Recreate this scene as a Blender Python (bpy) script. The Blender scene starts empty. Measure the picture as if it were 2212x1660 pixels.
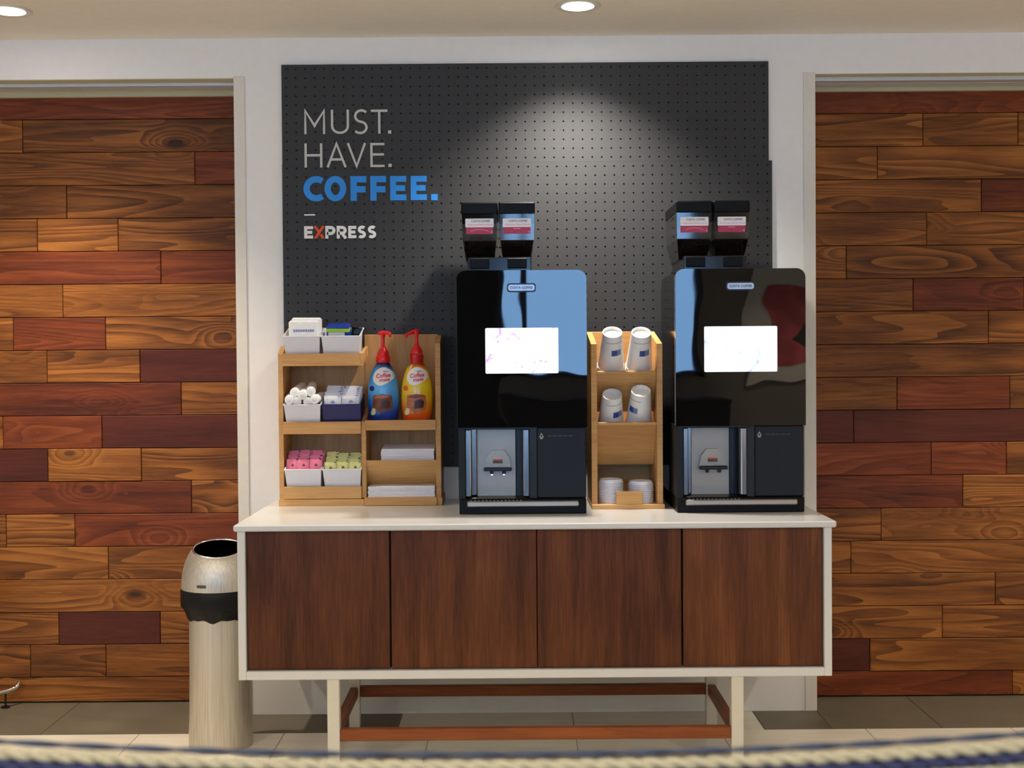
import bpy, bmesh, math, random
from mathutils import Vector, Matrix

S = bpy.context.scene
COL = S.collection
R = math.radians
# ------------------------------------------------------------------ camera
FPX = 2800.0                                   # focal length in pixels of the 2212 x 1660 frame
CAM = Vector((0, -4.72, 1.297))
PITCH, ROLL = R(1.125), R(0.43)
_fw = Vector((0, math.cos(PITCH), -math.sin(PITCH)))
_r0 = Vector((1, 0, 0)); _u0 = _r0.cross(_fw)
_rt = _r0 * math.cos(ROLL) - _u0 * math.sin(ROLL)
_up = _u0 * math.cos(ROLL) + _r0 * math.sin(ROLL)
cd = bpy.data.cameras.new('camera'); cam = bpy.data.objects.new('camera', cd); COL.objects.link(cam)
cd.sensor_width = 36; cd.lens = FPX / 2212 * 36; cd.clip_start = .05; cd.clip_end = 60
M = Matrix((_rt, _up, -_fw)).transposed().to_4x4(); M.translation = CAM
cam.matrix_world = M
cd.dof.use_dof = True; cd.dof.focus_distance = 5.0; cd.dof.aperture_fstop = 4.8
S.camera = cam
def ray(x, y): return _fw + _rt * ((x - 1106) / FPX) - _up * ((y - 830) / FPX)
def on_y(x, y, Y):                              # pixel -> point on the plane y = Y
    d = ray(x, y); return CAM + d * ((Y - CAM.y) / d.y)
def on_z(x, y, Z):
    d = ray(x, y); return CAM + d * ((Z - CAM.z) / d.z)
# ------------------------------------------------------------------ world and exposure
W = bpy.data.worlds.new('sky'); S.world = W; W.use_nodes = True
_bg = W.node_tree.nodes['Background']
_bg.inputs[0].default_value = (.30, .58, 1.0, 1); _bg.inputs[1].default_value = 8.8
S.view_settings.view_transform = 'Standard'; S.view_settings.look = 'None'
S.view_settings.gamma = 1; S.view_settings.use_curve_mapping = False
S.view_settings.exposure = 0.18
WARM = (1.0, .88, .70); NEUT = (1.0, .93, .84); COOL = (1.0, .925, .80)
LAMP_W = 150.0
ROOM_W = 126.0

# ------------------------------------------------------------------ materials
def lin(c): return tuple((v / 255 / 12.92 if v / 255 < .04045 else ((v / 255 + .055) / 1.055) ** 2.4) for v in c)
def rgba(c): return (*lin(c), 1)
class NT:
    def __init__(s, name):
        s.m = bpy.data.materials.new(name); s.m.use_nodes = True
        s.t = s.m.node_tree; s.b = s.t.nodes['Principled BSDF']; s.out = s.t.nodes['Material Output']
    def n(s, typ, ins=None, **kw):
        x = s.t.nodes.new('ShaderNode' + typ)
        for k, v in kw.items(): setattr(x, k, v)
        for k, v in (ins or {}).items():
            if isinstance(v, bpy.types.NodeSocket): s.t.links.new(v, x.inputs[k])
            else: x.inputs[k].default_value = v
        return x
    def set(s, **kw):
        for k, v in kw.items():
            k = k.replace('_', ' ')
            if isinstance(v, bpy.types.NodeSocket): s.t.links.new(v, s.b.inputs[k])
            else: s.b.inputs[k].default_value = v
    def ramp(s, fac, stops):
        r = s.n('ValToRGB', {0: fac}); e = r.color_ramp.elements
        while len(e) < len(stops): e.new(.5)
        for i, (p, c) in enumerate(stops): e[i].position = p; e[i].color = c
        return r.outputs[0]
    def math(s, op, a, b=0.0): return s.n('Math', {0: a, 1: b}, operation=op).outputs[0]

MATS = {}
def plain(name, c, rough=.5, metal=0, var=.06, scale=30, bump=0, bscale=200, coat=0, spec=.5, bdist=.001):
    """colour with a faint procedural mottling and optional fine relief"""
    k = NT(name); tc = k.n('TexCoord').outputs['Object']
    nz = k.n('TexNoise', {'Vector': tc, 'Scale': scale, 'Detail': 4}).outputs[0]
    l = lin(c)
    a = tuple(v * (1 - var) for v in l) + (1,); b = tuple(min(1, v * (1 + var)) for v in l) + (1,)
    k.set(Base_Color=k.ramp(nz, [(.3, a), (.7, b)]), Roughness=rough, Metallic=metal, Coat_Weight=coat, Specular_IOR_Level=spec)
    if bump:
        bn = k.n('TexNoise', {'Vector': tc, 'Scale': bscale, 'Detail': 3}).outputs[0]
        k.set(Normal=k.n('Bump', {'Height': bn, 'Strength': bump, 'Distance': bdist}).outputs[0])
    MATS[name] = k.m; return k.m
def emit(name, c, s):
    k = NT(name); k.set(Base_Color=(0, 0, 0, 1), Emission_Color=(*c, 1), Emission_Strength=s); MATS[name] = k.m; return k.m

plain('white_paint', (235, 232, 228), .75, var=.015, bump=.15, bscale=350)
plain('cream_trim', (222, 216, 204), .55, var=.02)
plain('ceiling_paint', (234, 226, 212), .9, var=.02, bump=.1, bscale=300)
plain('soffit_shade', (190, 182, 150), .8, var=.02)  # olive shade of the unlit soffit put into the colour
plain('dark_wall', (32, 30, 30), .8, var=.1)
plain('grey_wall', (128, 120, 110), .8, var=.05)
plain('black_gap', (10, 9, 8), .9)
plain('track_metal', (205, 208, 214), .35, .3, var=.02)
plain('grout', (150, 142, 120), .9, var=.1)
plain('backing', (14, 9, 6), .9)
plain('white_laminate', (208, 206, 202), .22, var=.01, spec=.5)
plain('white_leg', (206, 199, 184), .35, var=.02)
plain('peg_black', (41, 41, 42), .6, var=.04, scale=60, bump=.1, bscale=500)
plain('peg_hole', (12, 12, 13), .95)
plain('print_grey', (196, 196, 190), .7, var=.02)
plain('print_white', (232, 232, 230), .6, var=.02)
plain('print_blue', (38, 140, 228), .6, var=.02)
plain('print_orange', (224, 78, 20), .6, var=.02)
plain('machine_black', (9, 10, 12), .13, var=.1, spec=.6)
plain('machine_matte', (16, 20, 26), .45, var=.08, spec=.3)
plain('black_plastic', (8, 8, 9), .35, var=.1)
plain('lid_black', (7, 7, 8), .4, var=.1, spec=.15)
plain('steel', (176, 166, 154), .34, 1, var=.05, scale=8)
plain('steel_bright', (228, 226, 222), .18, 1, var=.03)
plain('steel_dull', (166, 155, 143), .42, 1, var=.06, scale=8)
plain('chrome', (235, 235, 238), .08, 1, var=.02)
plain('label_white', (236, 234, 238), .4, var=.01)
plain('label_red', (176, 44, 78), .4, var=.05)
plain('label_pink', (214, 110, 140), .4, var=.05)
plain('label_ink', (92, 84, 112), .5)
plain('plate_silver', (190, 205, 225), .3, .4)
plain('plate_dark', (18, 22, 48), .4)
plain('bin_white', (226, 224, 228), .38, var=.02)
plain('bin_navy', (26, 28, 92), .42, var=.06)
plain('paper_white', (236, 234, 238), .85, var=.03, scale=60, bump=.2, bscale=120)
plain('paper_wrap', (248, 246, 243), .6, var=.06, scale=80, bump=.5, bscale=60, bdist=.003)
plain('packet_pink', (244, 128, 156), .6, var=.08, scale=60)
plain('packet_yellow', (228, 224, 146), .6, var=.08, scale=60)
plain('packet_ink', (96, 40, 96), .6)
plain('packet_ink_dark', (72, 80, 46), .6)
plain('packet_ink_blue', (140, 142, 190), .6)
plain('tea_blue', (18, 54, 150), .45, var=.08)
plain('tea_green', (166, 220, 36), .45, var=.05)
plain('foil_dark', (30, 34, 34), .3, .4, var=.3)
plain('pump_red', (228, 24, 34), .3, var=.03)
plain('cap_dark_red', (186, 22, 20), .32, var=.05)
plain('blob_white', (244, 236, 230), .35, var=.02)
plain('script_red', (222, 66, 84), .4)
plain('script_blue', (110, 150, 210), .4)
plain('choc', (120, 58, 26), .4, var=.35, scale=70)
plain('choc_dark', (70, 34, 22), .4, var=.3, scale=70)
plain('choc_light', (176, 104, 62), .4, var=.2, scale=70)
plain('crumb', (226, 226, 170), .5, var=.1)
plain('badge_navy', (20, 36, 110), .4)
plain('badge_orange', (232, 92, 34), .4)
plain('cup_paper', (238, 236, 232), .55, var=.015)
plain('cup_blue', (44, 72, 140), .5, var=.1)
plain('cup_blue_pale', (112, 134, 178), .5, var=.2, scale=300)
plain('cup_grey', (188, 188, 194), .5)
plain('lid_plastic', (232, 232, 238), .3, var=.02)
plain('bag_black', (9, 9, 10), .35, var=.2, spec=.25, bump=.8, bscale=50, bdist=.006)
plain('band_black', (14, 14, 15), .45, var=.05, spec=.2)
plain('tag_dark', (70, 66, 62), .4)
plain('rope_cream', (140, 132, 108), .85, var=.15, scale=150, bump=.6, bscale=300)
plain('rope_navy', (22, 26, 62), .85, var=.2, scale=150, bump=.6, bscale=300)
plain('rope_blue', (42, 50, 68), .85, var=.2, scale=150, bump=.6, bscale=300)
plain('bench_fabric', (60, 66, 92), .9, var=.15, scale=200, bump=.4)
plain('seat_grey', (120, 118, 116), .9, var=.1, bump=.3)
plain('frame_cream', (214, 208, 196), .5)
plain('art_red', (186, 84, 84), .7, var=.4, scale=6)
plain('art_dark', (56, 52, 50), .7, var=.3, scale=9)
plain('bench_dark', (24, 22, 22), .8)
plain('window_frame', (40, 44, 56), .5)
emit('lamp_disc', (1, .97, .92), 30)
emit('led_violet', (.30, .20, 1.0), 14)

def glass():
    k = NT('hopper_plastic')
    tr = k.n('BsdfTransparent', {0: (.55, .53, .52, 1)}); gl = k.n('BsdfGlossy', {0: (1, 1, 1, 1), 'Roughness': .05})
    fr = k.n('Fresnel', {0: 1.5}).outputs[0]
    mx = k.n('MixShader', {0: k.math('ADD', fr, .02), 1: tr.outputs[0], 2: gl.outputs[0]})
    k.t.links.new(mx.outputs[0], k.out.inputs[0]); MATS['hopper_plastic'] = k.m
    k = NT('window_glass')
    tr = k.n('BsdfTransparent', {0: (.96, .98, 1, 1)}); gl = k.n('BsdfGlossy', {0: (1, 1, 1, 1), 'Roughness': .02})
    mx = k.n('MixShader', {0: .05, 1: tr.outputs[0], 2: gl.outputs[0]})
    k.t.links.new(mx.outputs[0], k.out.inputs[0]); MATS['window_glass'] = k.m
glass()
def gloss_panel():
    """piano-black acrylic front, not perfectly flat"""
    k = NT('gloss_black'); tc = k.n('TexCoord').outputs['Object']
    mp = k.n('Mapping', {'Vector': tc, 'Scale': (1, 1, .8)}).outputs[0]
    ri = k.n('ObjectInfo').outputs['Random']
    of = k.n('VectorMath', {0: mp, 1: k.n('CombineXYZ', {0: k.math('MULTIPLY', ri, 9.0)}).outputs[0]}, operation='ADD').outputs[0]
    nz = k.n('TexNoise', {'Vector': of, 'Scale': 5.0, 'Detail': .6}).outputs[0]
    k.set(Base_Color=(.002, .002, .0025, 1), Roughness=.015, Specular_IOR_Level=.75,
          Normal=k.n('Bump', {'Height': nz, 'Strength': 1.0, 'Distance': .0016}).outputs[0])
    MATS['gloss_black'] = k.m
gloss_panel()
def screen(name, tint, seed):
    k = NT(name); tc = k.n('TexCoord').outputs['Object']
    of = k.n('VectorMath', {0: tc, 1: (seed, seed * .7, seed * .3)}, operation='ADD').outputs[0]
    nz = k.n('TexNoise', {'Vector': of, 'Scale': 22, 'Detail': 3, 'Distortion': .8}).outputs[0]
    c = k.ramp(nz, [(.32, (.66, .40, .82, 1)), (.39, (*tint, 1)), (.47, (1, 1, 1, 1)), (1, (1, 1, 1, 1))])
    k.set(Base_Color=(.02, .02, .02, 1), Roughness=.1, Emission_Color=c, Emission_Strength=1.1); MATS[name] = k.m
screen('screen_photo', (.93, .82, .98), 3.1); screen('screen_leaves', (.66, .95, .92), 9.4)

def planks(name, dark, mid, light, knots=True, sx=.75, sz=9.0, rings=13.0, axis='X', rough=.5, contrast=1.0, spec=.22):
    """sawn timber: contour lines of a noise stretched along the grain, fine fibres, a few knots"""
    k = NT(name); tc = k.n('TexCoord').outputs['Object']
    rnd = k.n('ObjectInfo').outputs['Random']
    off = k.n('CombineXYZ', {0: k.math('MULTIPLY', rnd, 37.0), 1: k.math('MULTIPLY', rnd, 17.0), 2: k.math('MULTIPLY', rnd, 53.0)}).outputs[0]
    p = k.n('VectorMath', {0: tc, 1: off}, operation='ADD').outputs[0]
    sc = (sx, sx, sz) if axis == 'X' else (sz, sz, sx)
    q = k.n('Mapping', {'Vector': p, 'Scale': sc}).outputs[0]
    base = k.n('TexNoise', {'Vector': q, 'Scale': 1.0, 'Detail': 1.2, 'Roughness': .4, 'Distortion': .35}).outputs[0]
    if knots:
        vo = k.n('TexVoronoi', {'Vector': k.n('Mapping', {'Vector': p, 'Scale': ((1.9, 1.9, 4.2) if axis == 'X' else (4.2, 4.2, 1.9))}).outputs[0], 'Scale': 1.0}).outputs['Distance']
        kn = k.n('MapRange', {0: vo, 1: 0.0, 2: .30, 3: 1.0, 4: 0.0}, interpolation_type='SMOOTHSTEP').outputs[0]
        base = k.math('ADD', base, k.math('MULTIPLY', kn, .35))
    g = k.math('FRACT', k.math('MULTIPLY', base, rings))
    g = k.n('MapRange', {0: g, 1: 0, 2: 1, 3: 0, 4: 1}, interpolation_type='SMOOTHSTEP').outputs[0]
    fs = (9, 9, 190) if axis == 'X' else (190, 190, 9)
    fib = k.n('TexNoise', {'Vector': k.n('Mapping', {'Vector': p, 'Scale': fs}).outputs[0], 'Scale': 1.0, 'Detail': 4, 'Roughness': .65}).outputs[0]
    bs = (1.6, 1.6, 16) if axis == 'X' else (16, 16, 1.6)
    big = k.n('TexNoise', {'Vector': k.n('Mapping', {'Vector': p, 'Scale': bs}).outputs[0], 'Scale': 1.0, 'Detail': 3}).outputs[0]
    vis = k.n('MapRange', {0: k.n('TexNoise', {'Vector': k.n('Mapping', {'Vector': p, 'Scale': (2.2, 2.2, 5)}).outputs[0], 'Scale': 1.0, 'Detail': 1}).outputs[0], 1: .35, 2: .65, 3: .25, 4: 1.0}).outputs[0]
    gg = k.math('MULTIPLY', k.math('MULTIPLY', g, vis), .34 * contrast)
    t = k.math('ADD', gg, k.math('ADD', k.math('MULTIPLY', fib, .50), k.math('MULTIPLY', big, .55)))
    t = k.math('ADD', t, k.math('MULTIPLY', k.math('SUBTRACT', rnd, .5), .16))
    col = k.ramp(t, [(.38, rgba(dark)), (.62, rgba(mid)), (.90, rgba(light))])
    if knots:
        core = k.n('MapRange', {0: vo, 1: .05, 2: .11, 3: 1.0, 4: 0.0}).outputs[0]
        mx = k.n('Mix', {0: k.math('MULTIPLY', core, .85), 6: col, 7: rgba((34, 18, 12))}, data_type='RGBA'); col = mx.outputs[2]
    k.set(Base_Color=col, Roughness=rough, Specular_IOR_Level=spec,
          Normal=k.n('Bump', {'Height': t, 'Strength': .25, 'Distance': .002}).outputs[0])
    MATS[name] = k.m
planks('pine_brown', (76, 42, 18), (122, 71, 28), (162, 101, 44))
planks('pine_red', (70, 30, 16), (112, 52, 24), (142, 74, 34), contrast=.6)
planks('pine_mahogany', (64, 26, 17), (86, 38, 24), (104, 50, 31), contrast=.35, knots=False)
planks('walnut', (62, 32, 17), (94, 52, 28), (128, 77, 42), knots=False, sx=.5, sz=8, rings=4, axis='Z', contrast=.35, rough=.45)
planks('teak', (98, 50, 26), (130, 70, 36), (156, 90, 48), knots=False, sx=.9, sz=14, rings=3, contrast=.3, rough=.4)
planks('beech', (184, 132, 76), (210, 160, 100), (226, 182, 124), knots=False, sx=1.2, sz=14, rings=3, contrast=.25, rough=.45)
planks('birch_back', (168, 120, 72), (194, 146, 94), (212, 168, 116), knots=False, sx=1.5, sz=7, rings=4, axis='Z', contrast=.3, rough=.5)
def tile_mat(name, a, b, rough, sx):
    k = NT(name); tc = k.n('TexCoord').outputs['Object']; rnd = k.n('ObjectInfo').outputs['Random']
    p = k.n('VectorMath', {0: tc, 1: k.n('CombineXYZ', {0: k.math('MULTIPLY', rnd, 31.0)}).outputs[0]}, operation='ADD').outputs[0]
    nz = k.n('TexNoise', {'Vector': k.n('Mapping', {'Vector': p, 'Scale': sx}).outputs[0], 'Scale': 1, 'Detail': 4}).outputs[0]
    k.set(Base_Color=k.ramp(nz, [(.3, rgba(a)), (.7, rgba(b))]), Roughness=rough); MATS[name] = k.m
tile_mat('tile_light', (210, 201, 184), (224, 216, 200), .35, (3, 24, 3))
tile_mat('tile_dark', (92, 84, 70), (104, 95, 80), .5, (6, 6, 6))
def grad(name, stops, z0, z1, rough=.3):
    k = NT(name); tc = k.n('TexCoord').outputs['Object']
    z = k.n('SeparateXYZ', {0: tc}).outputs[2]
    nz = k.n('TexNoise', {'Vector': tc, 'Scale': 14, 'Detail': 3}).outputs[0]
    t = k.n('MapRange', {0: z, 1: z0, 2: z1}).outputs[0]
    t = k.math('ADD', t, k.math('MULTIPLY', k.math('SUBTRACT', nz, .5), .22))
    k.set(Base_Color=k.ramp(t, [(p, rgba(c)) for p, c in stops]), Roughness=rough, Coat_Weight=.3); MATS[name] = k.m
grad('bottle_blue', [(0, (8, 44, 128)), (.16, (14, 66, 160)), (.30, (40, 130, 208)), (.55, (90, 176, 232)), (.88, (70, 156, 224)), (.96, (14, 24, 84))], 0, .205)
grad('bottle_yellow', [(0, (226, 70, 18)), (.14, (232, 100, 22)), (.33, (232, 164, 20)), (.55, (240, 208, 30)), (.88, (236, 190, 24)), (.97, (196, 44, 18))], 0, .205)

# ------------------------------------------------------------------ mesh building
class MB:
    def __init__(s): s.v = []; s.f = []; s.sm = []
    def add(s, vs, fs, smooth=False):
        o = len(s.v); s.v += [tuple(v) for v in vs]
        for f in fs: s.f.append(tuple(i + o for i in f)); s.sm.append(smooth)
        return s
    def box(s, x0, x1, y0, y1, z0, z1, b=.0015, mat=None):
        b = min(b, (x1 - x0) * .45, (y1 - y0) * .45, (z1 - z0) * .45)
        lo, hi = (x0, y0, z0), (x1, y1, z1); idx = {}; vs = []
        for sx in (0, 1):
            for sy in (0, 1):
                for sz in (0, 1):
                    c = (sx, sy, sz)
                    for ax in range(3):
                        p = []
                        for k in range(3):
                            base = hi[k] if c[k] else lo[k]
                            p.append(base if k == ax else base + (-b if c[k] else b))
                        idx[c + (ax,)] = len(vs); vs.append(p)
        fs = []
        for ax in range(3):
            a1, a2 = (ax + 1) % 3, (ax + 2) % 3
            for sd in (0, 1):
                q = []
                for (u, w) in ((0, 0), (1, 0), (1, 1), (0, 1)):
                    c = [0, 0, 0]; c[ax] = sd; c[a1] = u; c[a2] = w; q.append(idx[tuple(c) + (ax,)])
                fs.append(q if sd else q[::-1])
        for ax in range(3):                      # edge chamfers
            a1, a2 = (ax + 1) % 3, (ax + 2) % 3
            for u in (0, 1):
                for w in (0, 1):
                    c0 = [0, 0, 0]; c1 = [0, 0, 0]; c1[ax] = 1
                    c0[a1] = c1[a1] = u; c0[a2] = c1[a2] = w; c0, c1 = tuple(c0), tuple(c1)
                    q = [idx[c0 + (a1,)], idx[c0 + (a2,)], idx[c1 + (a2,)], idx[c1 + (a1,)]]
                    fs.append(q[::-1] if u == w else q)
        for c in [(i, j, k) for i in (0, 1) for j in (0, 1) for k in (0, 1)]:
            q = [idx[c + (a,)] for a in range(3)]
            fs.append(q if sum(c) % 2 else q[::-1])
        if mat is not None: vs = [mat @ Vector(v) for v in vs]
        return s.add(vs, fs)
    def prism_x(s, prof, x0, x1):               # profile of (y, z) points, extruded along x
        n = len(prof); vs = [(x0, y, z) for y, z in prof] + [(x1, y, z) for y, z in prof]
        fs = [(i, (i + 1) % n, (i + 1) % n + n, i + n) for i in range(n)]
        fs += [tuple(range(n))[::-1], tuple(range(n, 2 * n))]
        return s.add(vs, fs)
    def prism_y(s, prof, y0, y1, smooth=False):  # profile of (x, z)
        n = len(prof); vs = [(x, y0, z) for x, z in prof] + [(x, y1, z) for x, z in prof]
        fs = [(i, (i + 1) % n, (i + 1) % n + n, i + n) for i in range(n)]
        s.add(vs, fs, smooth); o = len(s.v) - 2 * n
        s.f += [tuple(range(o, o + n))[::-1], tuple(range(o + n, o + 2 * n))]; s.sm += [False, False]
        return s
    def lathe(s, prof, n=32, cx=0, cy=0, ex=1.0, ey=1.0, smooth=True, closed=False):
        if not closed:                           # break the surface at sharp corners of the profile so they stay crisp
            for j in range(1, len(prof) - 1):
                a_ = Vector((prof[j][0] - prof[j - 1][0], prof[j][1] - prof[j - 1][1])); b_ = Vector((prof[j + 1][0] - prof[j][0], prof[j + 1][1] - prof[j][1]))
                if a_.length > 1e-7 and b_.length > 1e-7 and a_.angle(b_) > R(38):
                    s.lathe(prof[:j + 1], n, cx, cy, ex, ey, smooth); return s.lathe(prof[j:], n, cx, cy, ex, ey, smooth)
        vs = []; fs = []
        for r, z in prof:
            for i in range(n):
                a = 2 * math.pi * i / n; vs.append((cx + r * ex * math.cos(a), cy + r * ey * math.sin(a), z))
        m = len(prof)
        for j in range(m - 1 if not closed else m):
            k = (j + 1) % m
            for i in range(n):
                i2 = (i + 1) % n; fs.append((j * n + i, j * n + i2, k * n + i2, k * n + i))
        s.add(vs, fs, smooth)
        return s
    def disc(s, cx, cy, z, r, n=32, up=True):
        vs = [(cx + r * math.cos(2 * math.pi * i / n), cy + r * math.sin(2 * math.pi * i / n), z) for i in range(n)]
        return s.add(vs, [tuple(range(n)) if up else tuple(range(n))[::-1]])
    def tube(s, pts, r, n=10, caps=True):
        pts = [Vector(p) for p in pts]; rs = r if isinstance(r, (list, tuple)) else [r] * len(pts)
        vs = []; nrm = None
        for i, p in enumerate(pts):
            t = (pts[min(i + 1, len(pts) - 1)] - pts[max(i - 1, 0)]).normalized()
            if nrm is None:
                nrm = t.orthogonal().normalized()
            nrm = (nrm - t * nrm.dot(t)).normalized(); bn = t.cross(nrm)
            for k in range(n):
                a = 2 * math.pi * k / n; vs.append(p + (nrm * math.cos(a) + bn * math.sin(a)) * rs[i])
        fs = []
        for i in range(len(pts) - 1):
            for k in range(n):
                k2 = (k + 1) % n; fs.append((i * n + k, i * n + k2, (i + 1) * n + k2, (i + 1) * n + k))
        if caps: fs += [tuple(range(n))[::-1], tuple(range((len(pts) - 1) * n, len(pts) * n))]
        return s.add(vs, fs, True)
    def xf(s, m): s.v = [tuple(m @ Vector(v)) for v in s.v]; return s
    def mesh(s, name, m):
        me = bpy.data.meshes.new(name); me.from_pydata(s.v, [], s.f)
        me.polygons.foreach_set('use_smooth', s.sm); me.materials.append(MATS[m] if isinstance(m, str) else m)
        me.update(); return me
def obj(name, mb, m, parent=None, loc=None, rot=None):
    o = bpy.data.objects.new(name, mb.mesh(name, m) if isinstance(mb, MB) else mb); COL.objects.link(o)
    if parent: o.parent = parent
    if loc is not None: o.location = loc
    if rot is not None: o.rotation_euler = rot
    return o
def thing(name, label, cat, loc=(0, 0, 0), rot=None, group=None):
    o = bpy.data.objects.new(name, None); o.empty_display_size = .05; COL.objects.link(o); o.location = loc
    if rot is not None: o.rotation_euler = rot
    return tag(o, label, cat, group)
def tag(o, label, cat, group=None, kind=None):
    o['label'] = label; o['category'] = cat
    if group: o['group'] = group
    if kind: o['kind'] = kind
    return o
def struct(o): o['kind'] = 'structure'; return o
def copy_tree(o, parent=None):
    c = o.copy(); COL.objects.link(c); c.parent = parent
    for ch in list(o.children): copy_tree(ch, c)
    return c
def B(*a, **k): return MB().box(*a, **k)
def rrect(x0, x1, z0, z1, r, n=6, corners=(1, 1, 1, 1)):   # corners: bl, br, tr, tl ; counter-clockwise in (x, z)
    out = []
    for (cx, cz, a0, on) in ((x0 + r, z0 + r, 180, corners[0]), (x1 - r, z0 + r, 270, corners[1]), (x1 - r, z1 - r, 0, corners[2]), (x0 + r, z1 - r, 90, corners[3])):
        if on:
            for i in range(n + 1):
                a = R(a0 + 90 * i / n); out.append((cx + r * math.cos(a), cz + r * math.sin(a)))
        else:
            sx = -1 if a0 in (180, 90) else 1; sz = -1 if a0 in (180, 270) else 1
            out.append((cx + sx * r, cz + sz * r))
    return out
def ribbon(mb, pts, w, y=0.0, th=.0008, closed=False):
    """flat letter stroke in the x-z plane, mitred joints, facing -y"""
    n = len(pts); P = [Vector(p) for p in pts]; L = []; Rr = []
    for i in range(n):
        if closed: a, b, c = P[i - 1], P[i], P[(i + 1) % n]
        else: a, b, c = P[max(i - 1, 0)], P[i], P[min(i + 1, n - 1)]
        d1 = (b - a).normalized() if (b - a).length > 1e-9 else None; d2 = (c - b).normalized() if (c - b).length > 1e-9 else None
        d1 = d1 or d2; d2 = d2 or d1
        n1 = Vector((-d1.y, d1.x)); n2 = Vector((-d2.y, d2.x)); m = (n1 + n2)
        m = m.normalized() if m.length > 1e-6 else n1
        k = w / 2 / max(.45, m.dot(n1)); L.append(b + m * k); Rr.append(b - m * k)
    m = n if closed else n - 1; vs = []
    for q, yy in ((L, y - th), (Rr, y - th), (L, y), (Rr, y)): vs += [(p.x, yy, p.y) for p in q]
    fs = []
    for i in range(m):
        j = (i + 1) % n; fs += [(i, n + i, n + j, j), (i, j, 2 * n + j, 2 * n + i), (n + i, 3 * n + i, 3 * n + j, n + j)]
    if not closed:
        fs += [(0, 2 * n, 3 * n, n), (n - 1, 2 * n - 1, 4 * n - 1, 3 * n - 1)]
    mb.add(vs, fs)
def arc(cx, cz, rx, rz, a0, a1, n=14): return [(cx + rx * math.cos(R(a0 + (a1 - a0) * i / n)), cz + rz * math.sin(R(a0 + (a1 - a0) * i / n))) for i in range(n + 1)]
def text_mb(s, height, cx, cz, y, bold=0.0, width=None, th=.0004):
    """words in the built-in typeface, upright in the x-z plane, centred"""
    cu = bpy.data.curves.new('t', 'FONT'); cu.body = s; cu.size = 1; cu.offset = bold; cu.resolution_u = 3; cu.fill_mode = 'FRONT'
    o = bpy.data.objects.new('t', cu); COL.objects.link(o)
    dg = bpy.context.evaluated_depsgraph_get(); dg.update()
    me = bpy.data.meshes.new_from_object(o.evaluated_get(dg))
    vs = [v.co.copy() for v in me.vertices]; fs = [tuple(p.vertices) for p in me.polygons]
    bpy.data.objects.remove(o); bpy.data.curves.remove(cu); bpy.data.meshes.remove(me)
    x0, x1 = min(v.x for v in vs), max(v.x for v in vs); y0, y1 = min(v.y for v in vs), max(v.y for v in vs)
    k = height / .72; kx = (width / (x1 - x0)) if width else k
    mb = MB(); mb.add([(cx + (v.x - (x0 + x1) / 2) * kx, y - th, cz + (v.y - (y0 + y1) / 2) * k) for v in vs], fs)
    return mb

random.seed(7)
CEIL = 2.465
OPEN_L, OPEN_R, OPEN_T = -1.0, 1.106, 2.322
# ------------------------------------------------------------------ room shell
XL, XR, YB = -3.6, 3.9, -9.0
wb = MB().box(OPEN_L, OPEN_R, 0, .25, 0, CEIL, 0)
wb.box(XL, OPEN_L, 0, .25, OPEN_T, CEIL, 0).box(OPEN_R, XR, 0, .25, OPEN_T, CEIL, 0)
wb.box(XL, -2.95, 0, .25, 0, OPEN_T, 0).box(3.15, XR, 0, .25, 0, OPEN_T, 0)
struct(obj('wall_back', wb, 'white_paint'))
struct(obj('trim_1', B(OPEN_L - .001, OPEN_L + .039, -.004, .0, 0, OPEN_T + .004, .001), 'cream_trim'))
struct(obj('trim_2', B(OPEN_R - .042, OPEN_R + .001, -.004, .0, 0, OPEN_T + .004, .001), 'cream_trim'))
struct(obj('trim_3', B(XL, OPEN_L, .001, .19, OPEN_T - .003, OPEN_T, 0), 'soffit_shade'))
struct(obj('trim_4', B(OPEN_R, XR, .001, .19, OPEN_T - .003, OPEN_T, 0), 'soffit_shade'))
t5 = struct(obj('trim_5', B(-2.95, OPEN_L - .002, .06, .125, OPEN_T - .014, OPEN_T - .003, .001), 'track_metal'))
t6 = struct(obj('trim_6', B(OPEN_R + .002, 3.15, .045, .092, OPEN_T - .017, OPEN_T - .003, .001), 'track_metal'))
obj('rail', B(OPEN_R + .002, 3.15, .098, .15, OPEN_T - .017, OPEN_T - .003, .001), 'track_metal', t6)
struct(obj('trim_7', B(-2.95, OPEN_L - .002, .165, .2, OPEN_T - .03, OPEN_T - .003, .001), 'soffit_shade'))
struct(obj('trim_8', B(OPEN_R + .002, 3.15, .165, .2, OPEN_T - .03, OPEN_T - .003, .001), 'soffit_shade'))
ceil = MB().box(XL, XR, YB, .25, CEIL, CEIL + .1, 0); struct(obj('ceiling', ceil, 'ceiling_paint'))
struct(obj('wall_left', B(XL - .1, XL, YB, .4, 0, CEIL, 0), 'white_paint'))
struct(obj('wall_right', B(XR, XR + .1, YB, .4, 0, CEIL, 0), 'white_paint'))
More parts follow.
